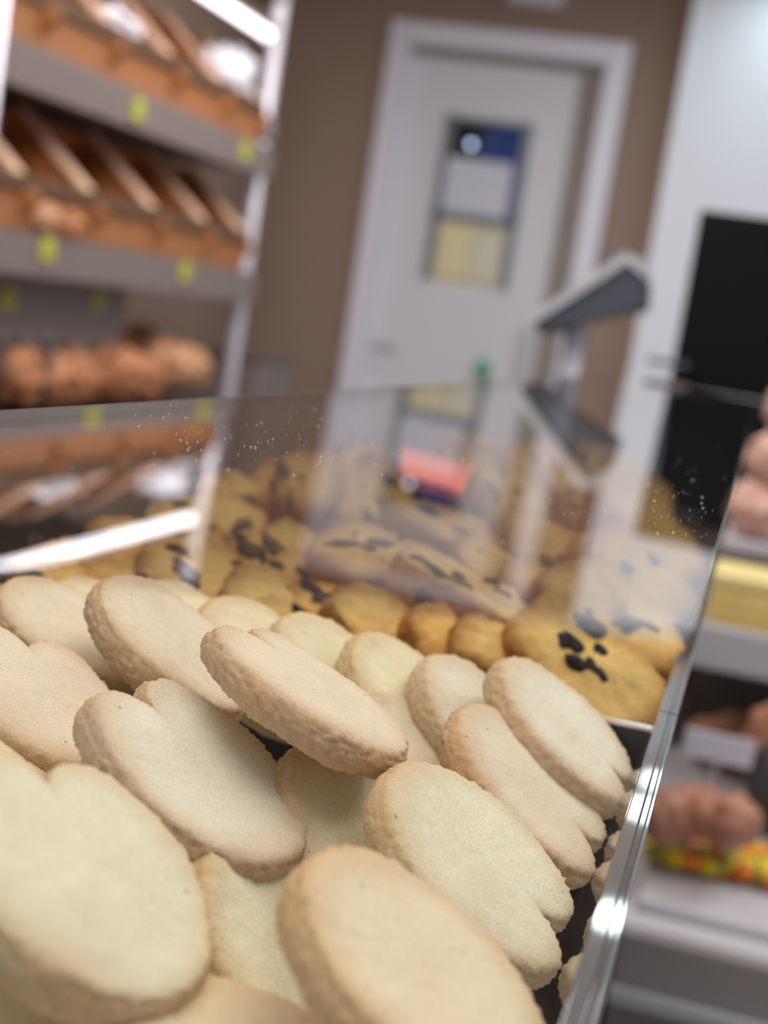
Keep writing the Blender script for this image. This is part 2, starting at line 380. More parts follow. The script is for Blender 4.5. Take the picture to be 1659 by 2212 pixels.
for i in range(5):
    make_tray(ys[i], ys[i+1]-.002, .040, nmr[i]+' tilted wicker tray on the middle shelf of the bread rack', 'wicker trays on the middle rack shelf')
    make_tray(ys[i], ys[i+1]-.002, .400, nmr[i]+' tilted wicker tray on the upper shelf of the bread rack', 'wicker trays on the upper rack shelf')

def crumple(name, c, rx, ry, rz, seed, mt, label, cat, group=None, amp=.35, sc=2.5, sub=4):
    bm = bmesh.new(); bmesh.ops.create_icosphere(bm, subdivisions=sub, radius=1)
    for v in bm.verts:
        n = noise.noise(v.co*sc+Vector((seed*7.3, seed, 0))); f = 1+amp*n
        v.co = Vector((v.co.x*rx*f, v.co.y*ry*f, v.co.z*rz*f))+Vector(c)
    o = from_bm(name, bm, mt, origin=c, smooth=True)
    return tag(o, label, cat, group) if label else o
c = onX(500, 170, RX-.06); crumple('tissue_paper', (RX-.07, c.y, c.z-.005), .055, .12, .075, 3, M['tissue'], 'large white crumpled tissue in the rightmost upper wicker tray', 'tissue paper', amp=.6)
c = onX(265, 60, RX-.06); crumple('tissue_paper', (RX-.09, c.y, c.z), .05, .11, .035, 5, M['tissue'], 'flatter white crumpled tissue in an upper tray left of the big one', 'tissue paper', amp=.6)
# goods pressed against the tray fronts (seen through the wicker lip as light blobs)
for i, (px, py, s, lb) in enumerate(((95, 470, .05, 'floury roll at the front of the left middle tray'), (150, 485, .04, 'darker roll beside the floury roll in the middle tray'))):
    c = onX(px, py, RX-.0); crumple('bread_roll', (RX+.005, c.y, c.z), .022, s, .030, 11+i, [M['flour'], M['bread']][i], lb, 'bread')
# lime price tags
for (px, py, xx, lb) in ((300, 237, RX+.016, 'lime price tag at the left on the upper rail'), (531, 326, RX+.016, 'lime price tag at the right on the upper rail'),
                     (103, 538, RX+.016, 'greenish price tag at the left on the middle rail'), (401, 586, RX+.016, 'greenish price tag at the right on the middle rail'),
                     (17, 645, RX-.096, 'lime price tag at the left edge on the low grey panel'), (211, 648, RX-.096, 'lime price tag at the right on the low grey panel')):
    c = onX(px, py, xx)
    t = empty('price_tag', c, lb, 'price tag', 'lime price tags on the bread rack')
    bm = bmesh.new(); box(bm, xx-.002, xx+.002, c.y-.026, c.y+.026, c.z-.024, c.z+.024, .004); from_bm('card', bm, M['tagm'], t)
    bm = bmesh.new(); box(bm, xx+.002, xx+.003, c.y-.012, c.y+.012, c.z-.006, c.z+.008, .0005); from_bm('printed_price', bm, mat('tag_ink', (140, 140, 50), .6), t)
# bread bins at the bottom: loaves and tongs
rb = random.Random(4)
ORD = ['first', 'second', 'third', 'fourth', 'fifth', 'sixth', 'seventh', 'eighth', 'ninth']
k = 0
for row in range(2):
    for i in range(9):
        y = 2.45+i*.165+rb.uniform(-.02, .02); x = RX-.06-row*.16+rb.uniform(-.02, .02)
        z = -.27+row*.035+rb.uniform(-.012, .012) + (.02 if i > 6 else 0)
        fl = (i in (7, 8) and row == 0)
        crumple('bread_loaf', (x, y, z+H), .075, .074, .062, k, M['flour'] if fl else M['bread'],
                ('pale floury loaf at the right end of the bottom shelf, '+('inner one' if i == 7 else 'outermost one') if fl else ORD[i]+' brown crusty loaf from the left, '+('front' if row == 0 else 'rear')+' row of the bottom rack shelf'), 'bread', 'pale loaves on the bottom rack shelf' if fl else 'brown loaves on the bottom rack shelf', amp=.38, sc=2.6)
        k += 1
for i, (px, py) in enumerate(((112, 745), (10, 740))):
    c = onX(px, py, RX+.03)
    t = empty('scoop_hook', c, ['dark hanging tongs in front of the brown loaves', 'dark hanging tongs at the left edge of the loaves'][i], 'tongs')
    bm = bmesh.new(); tube(bm, c+Vector((0, -.05, 0)), c+Vector((0, .06, 0)), .010, 12); from_bm('handle', bm, M['dark_rod'], t, True)
    bm = bmesh.new(); tube(bm, c, c+Vector((-.012, .0, -.17)), .010, 12, .006); from_bm('shaft', bm, M['dark_rod'], t, True)
bx('bottom_lip', RX+.0, RX+.012, RY0, RY1, -.42, -.37, M['shelf'], rack)
# grey storage box right of the rack base
a = onX(470, 760, -1.62); b_ = onX(590, 850, -1.62)
cb = empty('grey_crate', (-1.78, 4.7, -.5+H), 'dull grey box standing right of the bread rack by the brown wall', 'box')
bx('body', -1.95, -1.62, 4.55, 4.9, -1.15, -.24, M['rail'], cb, .01)
bx('lid', -1.96, -1.61, 4.54, 4.91, -.24, -.225, M['rackback'], cb, .004)

# ------------------------------------------------------------------ counter display and screen
cnt = empty('rear_counter', (-.1, 1.9, 0), 'brown service counter behind the cookie bins, mostly hidden', 'counter')
bx('worktop', -.5, -.05, 1.52, 2.7, -.28, -.25, M['counter'], cnt, .004)
bx('cabinet', -.48, -.07, 1.55, 2.68, -1.15, -.28, M['counter'], cnt)
cn2 = empty('till_counter', (.3, 2.3, 0), 'brown counter block carrying the black till screen at the right', 'counter')
bx('worktop', -.045, .7, 2.0, 2.7, -.28, -.25, M['counter'], cn2, .004)
bx('cabinet', -.04, .68, 2.02, 2.68, -1.15, -.28, M['counter'], cn2)
sd = empty('customer_display', (onY(1225, 760, 1.7).x, 1.7, H-.25), 'grey tilted customer display on a slim pole before the brown wall', 'display')
Y0 = 1.65
def q(px, py): return onY(px, py, Y0)
bm = bmesh.new(); prism(bm, [q(1146, 700), q(1352, 566), q(1392, 600), q(1388, 668), q(1340, 676), q(1255, 694), q(1168, 722)], (0, .10, 0)); bmesh.ops.bevel(bm, geom=list(bm.edges), offset=.003, segments=2, affect='EDGES')
from_bm('head', bm, M['slate'], sd)
bm = bmesh.new(); prism(bm, [q(1134, 688), q(1352, 545), q(1386, 560), q(1390, 598), q(1356, 568), q(1150, 702)], (0, .105, 0)); bmesh.ops.translate(bm, vec=(0, -.004, 0), verts=bm.verts)
e = from_bm('bezel', bm, M['silver'], sd); e['label'] = 'light grey bezel along the top edge'
bm = bmesh.new(); a = q(1325, 560); tube(bm, a+Vector((0, .05, -.01)), a+Vector((-.008, .05, .012)), .008); from_bm('camera_knob', bm, M['slate'], sd, True)
a = q(1236, 690); bm = bmesh.new(); tube(bm, (a.x, Y0+.05, a.z+.004), (a.x, Y0+.05, H-.235), .0125, 20); from_bm('pole', bm, M['frame'], sd, True)
bm = bmesh.new(); tube(bm, (a.x, Y0+.05, H-.25), (a.x, Y0+.05, H-.235), .07, 28, .06); from_bm('base', bm, M['slate'], sd)
ss = empty('till_screen', onY(1560, 850, 2.2), 'large black till screen seen from behind at the right edge', 'screen')
Y0 = 2.2
a = q(1514, 450); b_ = q(1452, 836)
bx('casing', a.x, a.x+.40, 2.2, 2.225, -.052, .211, M['black'], ss, .004)
bx('screen_bezel', a.x+.006, a.x+.394, 2.226, 2.232, -.046, .205, M['slate'], ss, .002)
bx('neck', a.x+.16, a.x+.24, 2.232, 2.25, -.056, .05, M['black'], ss, .004)
bx('till_body', a.x+.004, a.x+.396, 2.20, 2.32, -.235, -.056, M['black'], ss, .006)
bx('foot', a.x+.08, a.x+.32, 2.17, 2.33, -.25, -.235, M['black'], ss, .004)
for i, (py0, py1, ml) in enumerate(((778, 792, 'slate'), (826, 838, 'wood_edge'))):
    a0 = onY(1400, py0, 2.19); b0 = onY(1458, py1, 2.19)
    tag(bx('card_holder', a0.x, b0.x+.02, 2.16, 2.198, b0.z-H, b0.z-H+.008, M[ml] if i == 0 else mat('tan_card', (120, 104, 84), .6)), ['dark thin card clipped to the left side of the till screen', 'tan thin card below the dark one beside the till screen'][i], 'card')
# ------------------------------------------------------------------ display case on the right
dc = empty('pastry_case', (.45, 1.3, 0), 'white tiered pastry display case beyond the cookie bins at right', 'display case')
bx('base_cabinet', -.028, 1.1, 1.02, 1.92, -1.15, -.45, M['casegrey'], dc, .004)
bx('dark_panel', .045, 1.08, 1.005, 1.018, -1.1, -.47, M['charcoal'], dc)
bx('tray_shelf', -.03, 1.1, 1.0, 1.5, -.415, -.405, M['casewhite'], dc, .002)
bx('front_edge', -.028, 1.1, .985, .999, -.45, -.405, M['casegrey'], dc, .003)
bx('edge_trim', -.028, 1.1, .975, .984, -.455, -.443, M['silver'], dc, .002)
bx('upper_shelf', -.022, 1.1, 1.32, 1.55, -.270, -.252, M['casegrey'], dc, .003)
bx('upper_edge', -.022, 1.1, 1.305, 1.319, -.276, -.236, M['silver'], dc, .003)
bx('back_board', -.02, 1.1, 1.56, 1.575, -.405, -.205, M['casedark'], dc)
bx('side_glass', -.028, -.024, 1.03, 1.55, -.40, -.20, M['acrylic'], dc)
bx('top_shelf', -.012, 1.1, 1.59, 1.9, -.205, -.19, M['casewhite'], dc, .003)
# yellow sponge cakes on the upper shelf
for i in range(4):
    x = .02+i*.075; t = empty('sponge_cake', (x, 1.38, H-.252), ['yellow sponge slice at the left end of the upper case shelf', 'yellow sponge slice second from the left in the pastry case', 'yellow sponge slice third from the left in the pastry case', 'yellow sponge slice farthest right in the pastry case'][i], 'cake', 'sponge slices in the pastry case')
    bx('sponge', x-.034, x+.034, 1.335, 1.43, -.252, -.205, M['yellowgoods'], t, .006)
    bx('icing', x-.034, x+.034, 1.335, 1.43, -.2045, -.192, mat('cream_icing', (244, 226, 150), .4), t, .004)
for i in range(9):
    x = .02+(i % 3)*.07; z = -.19+.034+(i//3)*.056
    crumple('pink_pastry', (x+(i//3)*.01, 1.64, z+H), .036, .04, .032, 30+i, M['pinkgoods'], ORD[i % 3]+' pink pastry from left, '+('lower', 'middle', 'upper')[i//3]+' row, top right shelf', 'pastry', 'pink pastries on the top case shelf', amp=.2)
# brown bread roll behind the card, pastry, sweets
c = onY(1520, 1545, 1.45); crumple('dark_cake', (.06, 1.46, H-.375), .07, .05, .028, 41, M['bread'], 'dark brown cake at the back behind the white price card', 'cake', amp=.2)
c = onY(1655, 1600, 1.25); crumple('bread_roll', (c.x+.01, 1.25, c.z), .03, .03, .035, 43, M['bread2'], 'reddish brown roll right of the white price card', 'bread', amp=.2)
a = onY(1484, 1572, 1.14); b_ = onY(1622, 1662, 1.14)
pc = empty('price_card', ((a.x+b_.x)/2, 1.14, H-.405), 'blank white price card held above the glazed pastry', 'price card')
bx('card', a.x, b_.x, 1.139, 1.142, b_.z-H, a.z-H, M['paper'], pc)
bx('stand', (a.x+b_.x)/2-.002, (a.x+b_.x)/2+.002, 1.1425, 1.146, -.404, a.z-H-.01, M['silver'], pc)
cake = empty('glazed_pastry', onY(1520, 1770, 1.10), 'lumpy reddish brown glazed pastry on yellow sweets', 'pastry')
rr = random.Random(9)
for i in range(6):
    px = 1440+i*30; c = onY(px+rr.uniform(-8, 8), 1762+rr.uniform(-14, 14)+i*4, 1.10+rr.uniform(-.02, .03))
    bm = bmesh.new(); bmesh.ops.create_icosphere(bm, subdivisions=3, radius=1)
    for v in bm.verts:
        n = 1+.3*noise.noise(v.co*2+Vector((i*3., 0, 0))); v.co = Vector((v.co.x*.021*n, v.co.y*.024*n, v.co.z*.021*n))+c
    from_bm('pastry_lump', bm, M['bread2'], cake, True)
tag(bx('serving_board', -.02, .30, 1.03, 1.13, -.405, -.397, M['casewhite'], None, .003), 'white serving board under the glazed pastry and sweets', 'board')
# cluster of sweets
for i in range(90):
    px = rr.uniform(1410, 1690); py = 1800+(px-1410)*.24+rr.uniform(-26, 30)
    c = onZ(px, py, -.385+rr.uniform(0, .004))
    if not (1.02 < c.y < 1.30): c.y = 1.06+rr.uniform(0, .08)
    k = rr.choice(['candy_y', 'candy_y', 'candy_o', 'candy_g'])
    bm = bmesh.new(); bmesh.ops.create_icosphere(bm, subdivisions=2, radius=.0105)
    for v in bm.verts: v.co = Vector((v.co.x*rr.choice((1, 1)), v.co.y, v.co.z*.75))+c+Vector((0, 0, -.004))
    tag(from_bm('sweet', bm, M[k], origin=c, smooth=True), {'candy_y': 'yellow round sweet scattered under the glazed pastry', 'candy_o': 'orange round sweet scattered under the glazed pastry', 'candy_g': 'olive green round sweet scattered under the glazed pastry'}[k], 'sweet', {'candy_y': 'yellow sweets by the pastry', 'candy_o': 'orange sweets by the pastry', 'candy_g': 'olive sweets by the pastry'}[k])
c = onY(1650, 1705, 1.2); crumple('dark_bowl_lump', (c.x+.015, 1.22, c.z), .03, .04, .045, 50, M['charcoal'], None, None, amp=.1)
tag(bpy.data.objects['dark_bowl_lump'], 'blurred charcoal pouch standing right of the pastry', 'pouch'); bpy.data.objects['dark_bowl_lump'].name = 'dark_pouch'

# ------------------------------------------------------------------ the acrylic cookie bins
YD = .425; YE = .92; YN = .06
ZT = -.105; ZB = -.235
XI = -.0123; XO = -.0068
SL = .235                       # wall leans outwards: inner foot lies further left
cab = empty('bin_cabinet', (-.22, .5, 0), 'brown cabinet carrying the cookie bins', 'cabinet')
bx('cabinet_top', -.45, -.03, .0, 1.0, -.262, -.242, M['counter'], cab, .003)
bx('cabinet_body', -.44, -.05, .02, .97, -1.15, -.262, M['counter'], cab)
def lean_wall(name, y0, y1, parent):
    z0, z1 = ZB+H, ZT+H; dz = ZT-ZB; s = SL*dz
    # clear slab below, polished bar along the top
    zt = z1-.0012
    bm = bmesh.new(); prism(bm, [(XI-s, y0, z0), (XO-s, y0, z0), (XO-SL*.0012, y0, zt), (XI-SL*.0012, y0, zt)], (0, y1-y0, 0))
    wl = from_bm(name, bm, M['acrylic'], parent)
    bm = bmesh.new(); box(bm, XI, XO-.0024, y0, y1, zt, z1, .0003)
    a = from_bm('top_edge', bm, M['edge_grey'], wl)
    bm = bmesh.new(); box(bm, XO-.0024, XO-.0009, y0, y1, zt, z1-.0001, .0002)
    b = from_bm('edge_seam', bm, M['edge_dark'], wl); b['label'] = 'dark seam line along the edge'
    bm = bmesh.new(); box(bm, XO-.0009, XO, y0, y1, zt, z1-.0001, .0002)
    c = from_bm('edge_lip', bm, M['edge_light'], wl)
    return wl
def gloss(name, rgb, rough, spec=.8, coat=1.0):
    mt = mat(name, rgb, .5, var=.15, scale=40, spec=spec)
    b = mt.node_tree.nodes['Principled BSDF']; b.inputs['Coat Weight'].default_value = coat; b.inputs['Coat Roughness'].default_value = rough
    return mt
M['edge_grey'] = gloss('acrylic_top_edge', (74, 71, 74), .03)
M['edge_dark'] = gloss('acrylic_dark_seam', (22, 24, 30), .03)
M['edge_light'] = gloss('acrylic_lip', (96, 100, 108), .03)
M['divider'] = gloss('smoked_divider', (56, 52, 52), .2, .4, .15)
bin1 = empty('cookie_bin', (-.2, .24, H+ZB), 'clear acrylic bin holding the pale heart shaped shortbread', 'bin')
lean_wall('front_wall', YN, YD-.001, bin1)
bx('bottom_panel', -.40, XI-SL*(ZT-ZB)-.001, YN, YD-.001, ZB-.004, ZB, M['divider'], bin1)
bx('side_wall', -.40, XI-SL*(ZT-ZB)-.001, YN-.004, YN, ZB, ZT, M['acrylic'], bin1)
bx('back_wall', -.404, -.40, YN, YD, ZB, -.10, M['acrylic'], bin1)
bin2 = empty('cookie_bin', (-.2, .68, H+ZB), 'clear acrylic bin holding the golden chocolate chip cookies', 'bin')
lean_wall('front_wall', YD, YE, bin2)
bx('bottom_panel', -.40, XI-SL*(ZT-ZB)-.001, YD+.001, YE, ZB-.004, ZB, M['casedark'], bin2)
bm = bmesh.new(); s = SL*(ZT-ZB)
prism(bm, [(-.40, YD-.0004, ZB+H), (XI-s, YD-.0004, ZB+H), (XI-.0008, YD-.0004, ZT+H-.007), (-.40, YD-.0004, ZT+H-.007)], (0, .0034, 0))
dv = from_bm('divider', bm, M['divider'], bin2)
bm = bmesh.new(); prism(bm, [(-.40, YD-.0004, ZT+H-.007), (XI-.0004, YD-.0004, ZT+H-.007), (XI-.0002, YD-.0004, ZT+H-.006), (-.40, YD-.0004, ZT+H-.006)], (0, .0034, 0))
from_bm('divider_edge', bm, M['chrome'], dv)
bx('back_wall', -.404, -.40, YD, YE, ZB, -.105, M['casedark'], bin2)
bx('end_wall', -.40, XI-.03, YE, YE+.004, ZB, ZT, M['acrylic'], bin2)
# clear lid over the chip bin, sloping down a little towards the front
lid = empty('clear_lid', (-.085, .8, H-.0393), 'clear acrylic lid reflecting the shop above the chocolate chip cookies', 'lid')
LY0, LY1, LYF = .147, 1.6, .212
ts = .0262
def lz(x): return H-.0395-(x+.0038)*ts
bm = bmesh.new(); xa, xb = -.1602, -.0040
prism(bm, [(xa, .105, lz(xa)), (xb, LYF, lz(xb)), (xb, LY1, lz(xb)), (xa, LY1, lz(xa))], (0, 0, -.002))
from_bm('pane', bm, M['acrylic'], lid)
bm = bmesh.new(); prism(bm, [(xa-.0003, LY0, lz(xa)+.0001), (xa, LY0, lz(xa)+.0001), (xa, LY0, lz(xa)-.0021), (xa-.0003, LY0, lz(xa)-.0021)], (0, LY1-LY0, 0))
from_bm('back_edge', bm, M['edge_grey'], lid)
bm = bmesh.new(); prism(bm, [(xb, LYF, lz(xb)+.0001), (xb+.0006, LYF, lz(xb)+.0001), (xb+.0006, LYF, lz(xb)-.0021), (xb, LYF, lz(xb)-.0021)], (0, LY1-LYF, 0))
from_bm('front_edge', bm, M['edge_grey'], lid)
# supports of the lid (behind the view)
for yy in (.95, 1.45):
    bx('support', -.157, -.153, yy, yy+.01, -.25 if yy > 1 else -.24, -.0377, M['acrylic'], lid)
# dust and scratches on the lid
rd = random.Random(2); bm = bmesh.new()
for i in range(300):
    cl = i % 3
    if cl == 0: px = rd.gauss(1480, 90); py = rd.gauss(1080, 70)
    elif cl == 1: px = rd.gauss(560, 150); py = rd.gauss(930, 40)
    else: px = rd.uniform(0, 1600); py = rd.uniform(880, 1180)
    c = onZ(px, py, -.036)
    if not (xa+.003 < c.x < xb-.002 and LY0+.02 < c.y < .75): continue
    c.z = lz(c.x)+.00012
    a = rd.uniform(0, 2*pi); l = rd.choice((.00008, .0001, .00014, .0004)); wd_ = .00008
    u = Vector((cos(a), sin(a), 0)); v_ = Vector((-sin(a), cos(a), 0))
    q4 = [c+u*l-v_*wd_, c+u*l+v_*wd_, c-u*l+v_*wd_, c-u*l-v_*wd_]
    a4 = [bm.verts.new(p) for p in q4]; t4 = bm.verts.new(c+Vector((0, 0, .0002)))
    bm.faces.new(a4)
    for j in range(4): bm.faces.new((a4[j], a4[(j+1) % 4], t4))
du = from_bm('dust', bm, mat('pale_dust', (240, 236, 230), .9), lid); du['kind'] = 'stuff'

# ------------------------------------------------------------------ poses from what the photo shows
def basis(px, py, dep):
    c = atD(px, py, dep); wv = (Vector((0, 0, H))-c).normalized()
    right = (RM @ Vector((1, 0, 0))); right = (right - wv*right.dot(wv)).normalized(); up = wv.cross(right).normalized()
    if up.dot(RM @ Vector((0, -1, 0))) < 0: up = -up
    return c, right, up, wv
def pose(px, py, dep, th, phi, psi):
    """px,py: face centre; th: lean of the face from the view; phi: image direction the face turns to; psi: image direction of its x axis"""
    c, r, u, wv = basis(px, py, dep); th = radians(th); phi = radians(phi); psi = radians(psi)
    n = wv*cos(th)+(r*cos(phi)+u*sin(phi))*sin(th)
    ln = r*cos(psi)+u*sin(psi)
    nz = n.dot(wv); comp = -(ln.dot(n))/nz
    L = (ln+wv*comp).normalized(); S = n.cross(L).normalized()
    R = Matrix((L, S, n)).transposed().to_4x4()
    return Matrix.Translation(c) @ R, n

def radial_slab(seed, outline, t, nseg=112, side=9, rings=9, amp=.0007, crumb=.00055, bulge=.0010, topr=.0016, dome=.0005, brown_w=.22, scale=1.0):
    """a baked slab: outline(a)->radius; the top face centre is the local origin, body hangs below (-z)"""
    bm = bmesh.new(); lay = bm.verts.layers.float.new('brown')
    off = Vector((seed*3.17, seed*1.3, seed*.7)); R = [outline(2*pi*i/nseg) for i in range(nseg)]
    prof = []   # (inset, z, radial fraction, brown)
    for k in range(rings, 0, -1):
        f = k/rings
        prof.append(('t', f))
    rows = []
    def ring(ins, z, f, br):
        vs = []
        for i in range(nseg):
            a = 2*pi*i/nseg; r = max(R[i]-ins, .0005)*f
            v = bm.verts.new((r*cos(a), r*sin(a), z)); v[lay] = br; vs.append(v)
        rows.append(vs)
    # top, from centre outwards
    ct = bm.verts.new((0, 0, 0)); ct[lay] = .0
    for k in range(1, rings+1):
        f = k/rings; ring(topr+.0016, -dome*f*f, f, max(0, (f-(1-brown_w))/brown_w)*.35)
    # shoulder
    for k in range(1, 5):
        a = pi/2*k/4; ring((topr+.0016)*(1-sin(a))+.0016*0, -dome-topr*(1-cos(a)), 1, .35+.45*k/4)
    for k in range(1, side+1):
        f = k/side; z = -dome-topr-(t-topr*2-dome)*f
        ring(-bulge*sin(pi*f)*.9, z, 1, .85-.25*f)
    for k in range(1, 4):
        a = pi/2*k/3; ring(topr*(1-cos(a)), -t+topr*(1-sin(a))-0, 1, .6)
    for k in range(2, 0, -1): ring(topr+.001, -t, k/3, .4)
    cb_ = bm.verts.new((0, 0, -t)); cb_[lay] = .4
    for i in range(nseg):
        j = (i+1) % nseg
        bm.faces.new((ct, rows[0][i], rows[0][j])); bm.faces.new((rows[-1][i], cb_, rows[-1][j]))
        for a, b in zip(rows, rows[1:]): bm.faces.new((a[i], b[i], b[j], a[j]))
    bm.normal_update()
    for v in bm.verts:
        p = v.co.copy()
        n1 = noise.noise(p*55+off); n2 = noise.noise(p*260+off); n3 = noise.noise(p*900+off)
        d = amp*n1*1.6+amp*.35*n2
        edge = 1.0 if v[lay] > .47 else .12
        d += crumb*n3*edge*1.5
        v.co += v.normal*d
        v[lay] = min(1, max(0, v[lay]+.18*n1))
    me = bpy.data.meshes.new('cookie'); bmesh.ops.recalc_face_normals(bm, faces=bm.faces); bm.to_mesh(me); bm.free()
    for p in me.polygons: p.use_smooth = True
    return me

def heart(a0, b0, notch=.33, wdt=.17, lob=.05):
    def f(a):
        a = (a+pi) % (2*pi)-pi
        r = 1/math.sqrt((cos(a)/a0)**2+(sin(a)/b0)**2)
        r *= 1+lob*math.exp(-((abs(a)-.55)/.35)**2)
        r *= 1-notch*math.exp(-(abs(a)/wdt)**1.15)
        r *= 1-.05*math.exp(-((abs(a)-pi)/.5)**2)*0
        return r
    return f
def slabrect(a0, b0, p=3.2):
    def f(a): return (abs(cos(a)/a0)**p+abs(sin(a)/b0)**p)**(-1/p)
    return f

def chunk(a0, b0, rg):
    k = rg.choice((6, 7, 8)); ph = rg.uniform(0, 2*pi)
    sd = []
    for i in range(k):
        ai = ph+2*pi*(i+rg.uniform(-.22, .22))/k
        sd.append((ai, math.sqrt((a0*cos(ai))**2+(b0*sin(ai))**2)*rg.uniform(.90, 1.04)))
    def f(a): return sum((max(0, cos(a-ai))/di)**14 for ai, di in sd)**(-1/14)
    return f

# pale hearts:  px, py, depth, lean, turn, notch direction, diameter, tint, label
W_ = (1, 1, 1); TAN = (.93, .87, .80); YEL = (1.02, 1.0, .86); PNK = (.97, .90, .84); OR = (1.0, .91, .78); GRN = (1.0, 1.01, .93)
PALE = [
 (452, 1646, .318, 62, 51, 134, .0555, W_, 'pale heart shortbread lying centrally left, notch to the upper left, tan lower rim'),
 (196, 1858, .245, 58, 50, 118, .0560, GRN, 'largest pale heart shortbread at the lower left edge'),
 (398, 1376, .397, 66, 52, -38, .0530, TAN, 'tan rimmed shortbread in the back row behind the central pale heart'),
 (688, 1474, .345, 76, 57, 142, .0540, PNK, 'greyish shortbread lying steeply over a dark gap in the middle'),
 (1052, 1850, .318, 60, 42, -42, .0545, GRN, 'large pale green-white heart shortbread with deep notch near the front wall'),
 (945, 2090, .243, 63, 45, -46, .0540, OR, 'big orange rimmed shortbread at the bottom centre'),
 (1162, 1688, .375, 68, 41, -46, .0545, PNK, 'orange rimmed notched shortbread above the large pale one at the wall'),
 (1236, 1566, .408, 70, 42, -46, .0520, W_, 'topmost notched shortbread beside the divider at the right'),
 (172, 1350, .418, 62, 60, -28, .0480, TAN, 'pinkish brown shortbread at the far left back'),
 (1055, 1556, .415, 64, 38, -54, .0480, W_, 'shortbread tucked third from the right in the back row'),
 (905, 1512, .420, 62, 38, -50, .0510, YEL, 'shortbread fourth from the right in the back row'),
 (748, 1470, .425, 58, 40, -48, .0510, YEL, 'yellowish shortbread partly under the steep greyish one'),
 (588, 1418, .440, 60, 45, -42, .0500, YEL, 'shortbread peeking out left of the yellowish back row one'),
 (445, 1375, .440, 60, 48, -42, .0500, YEL, 'pale shortbread just visible behind the tan rimmed back one'),
 (262, 1368, .440, 60, 50, -40, .0500, YEL, 'pale shortbread between the two brown backed ones at the back'),
 (25, 1400, .430, 60, 50, -40, .0500, YEL, 'cream shortbread cut by the left edge at the back'),
 (105, 1492, .345, 64, 54, 112, .0540, PNK, 'pinkish heart shortbread at left with notch at its top'),
 (-40, 1690, .300, 60, 52, 120, .0540, OR, 'shortbread sliver at the left edge above the largest one'),
 (930, 1648, .392, 60, 40, -52, .0500, TAN, 'tan shortbread squeezed below the steep greyish one'),
 (792, 1800, .338, 56, 34, -55, .0500, YEL, 'pale yellow shortbread between central heart and large notched heart'),
 (622, 2052, .298, 60, 26, -68, .0520, YEL, 'buttery yellow shortbread standing between the two biggest at bottom'),
 (215, 2312, .232, 60, 72, -20, .0560, YEL, 'yellow shortbread at the bottom left edge of the view'),
 (590, 2330, .232, 57, 62, -30, .0540, OR, 'peach coloured shortbread cut by the bottom edge'),
]
rnd = random.Random(17)
CK = []
for i, (px, py, dep, th, phi, psi, D, tint, lb) in enumerate(PALE):
    f = heart(D/2*rnd.uniform(.99, 1.03), D/2*rnd.uniform(.93, 1.0), rnd.uniform(.30, .35), .20, .05)
    me = radial_slab(i+1, f, .0090 if i == 3 else .0098, nseg=180, side=12, rings=12)
    M4, n = pose(px, py, dep, th, phi, psi)
    o = link('shortbread_cookie', me, M['butter']); o.matrix_world = M4
    o.color = tuple(tint)+(1,); CK.append(o)
    tag(o, lb, 'cookie', 'pale heart shortbreads in the near bin')
# deeper layer, showing only in the gaps
base_me = [radial_slab(60+i, heart(.0262, .025, .24, .16), .0105, nseg=72, side=6, rings=6) for i in range(3)]
k = 0
for iy in range(9):
    for ix in range(6):
        y = .155+iy*.033; x = -.056-ix*.048
        if y > .36: continue
        o = link('shortbread_cookie', base_me[k % 3], M['butter'])
        z = -.188 - (.018 if y < .24 else 0) + (y-.3)*.04
        nrm = Vector((.35+rnd.uniform(-.1, .1), -.55+rnd.uniform(-.1, .1), .8)).normalized()
        qn = nrm.to_track_quat('Z', 'X').to_matrix().to_4x4() @ Matrix.Rotation(rnd.uniform(0, 6.28), 4, 'Z')
        o.matrix_world = Matrix.Translation((x, y, z+H)) @ qn
        o.color = (.95, .9, .82, 1)
        tag(o, 'shortbread in the shadowed lower layer of the near bin', 'cookie', 'lower layer shortbreads'); k += 1

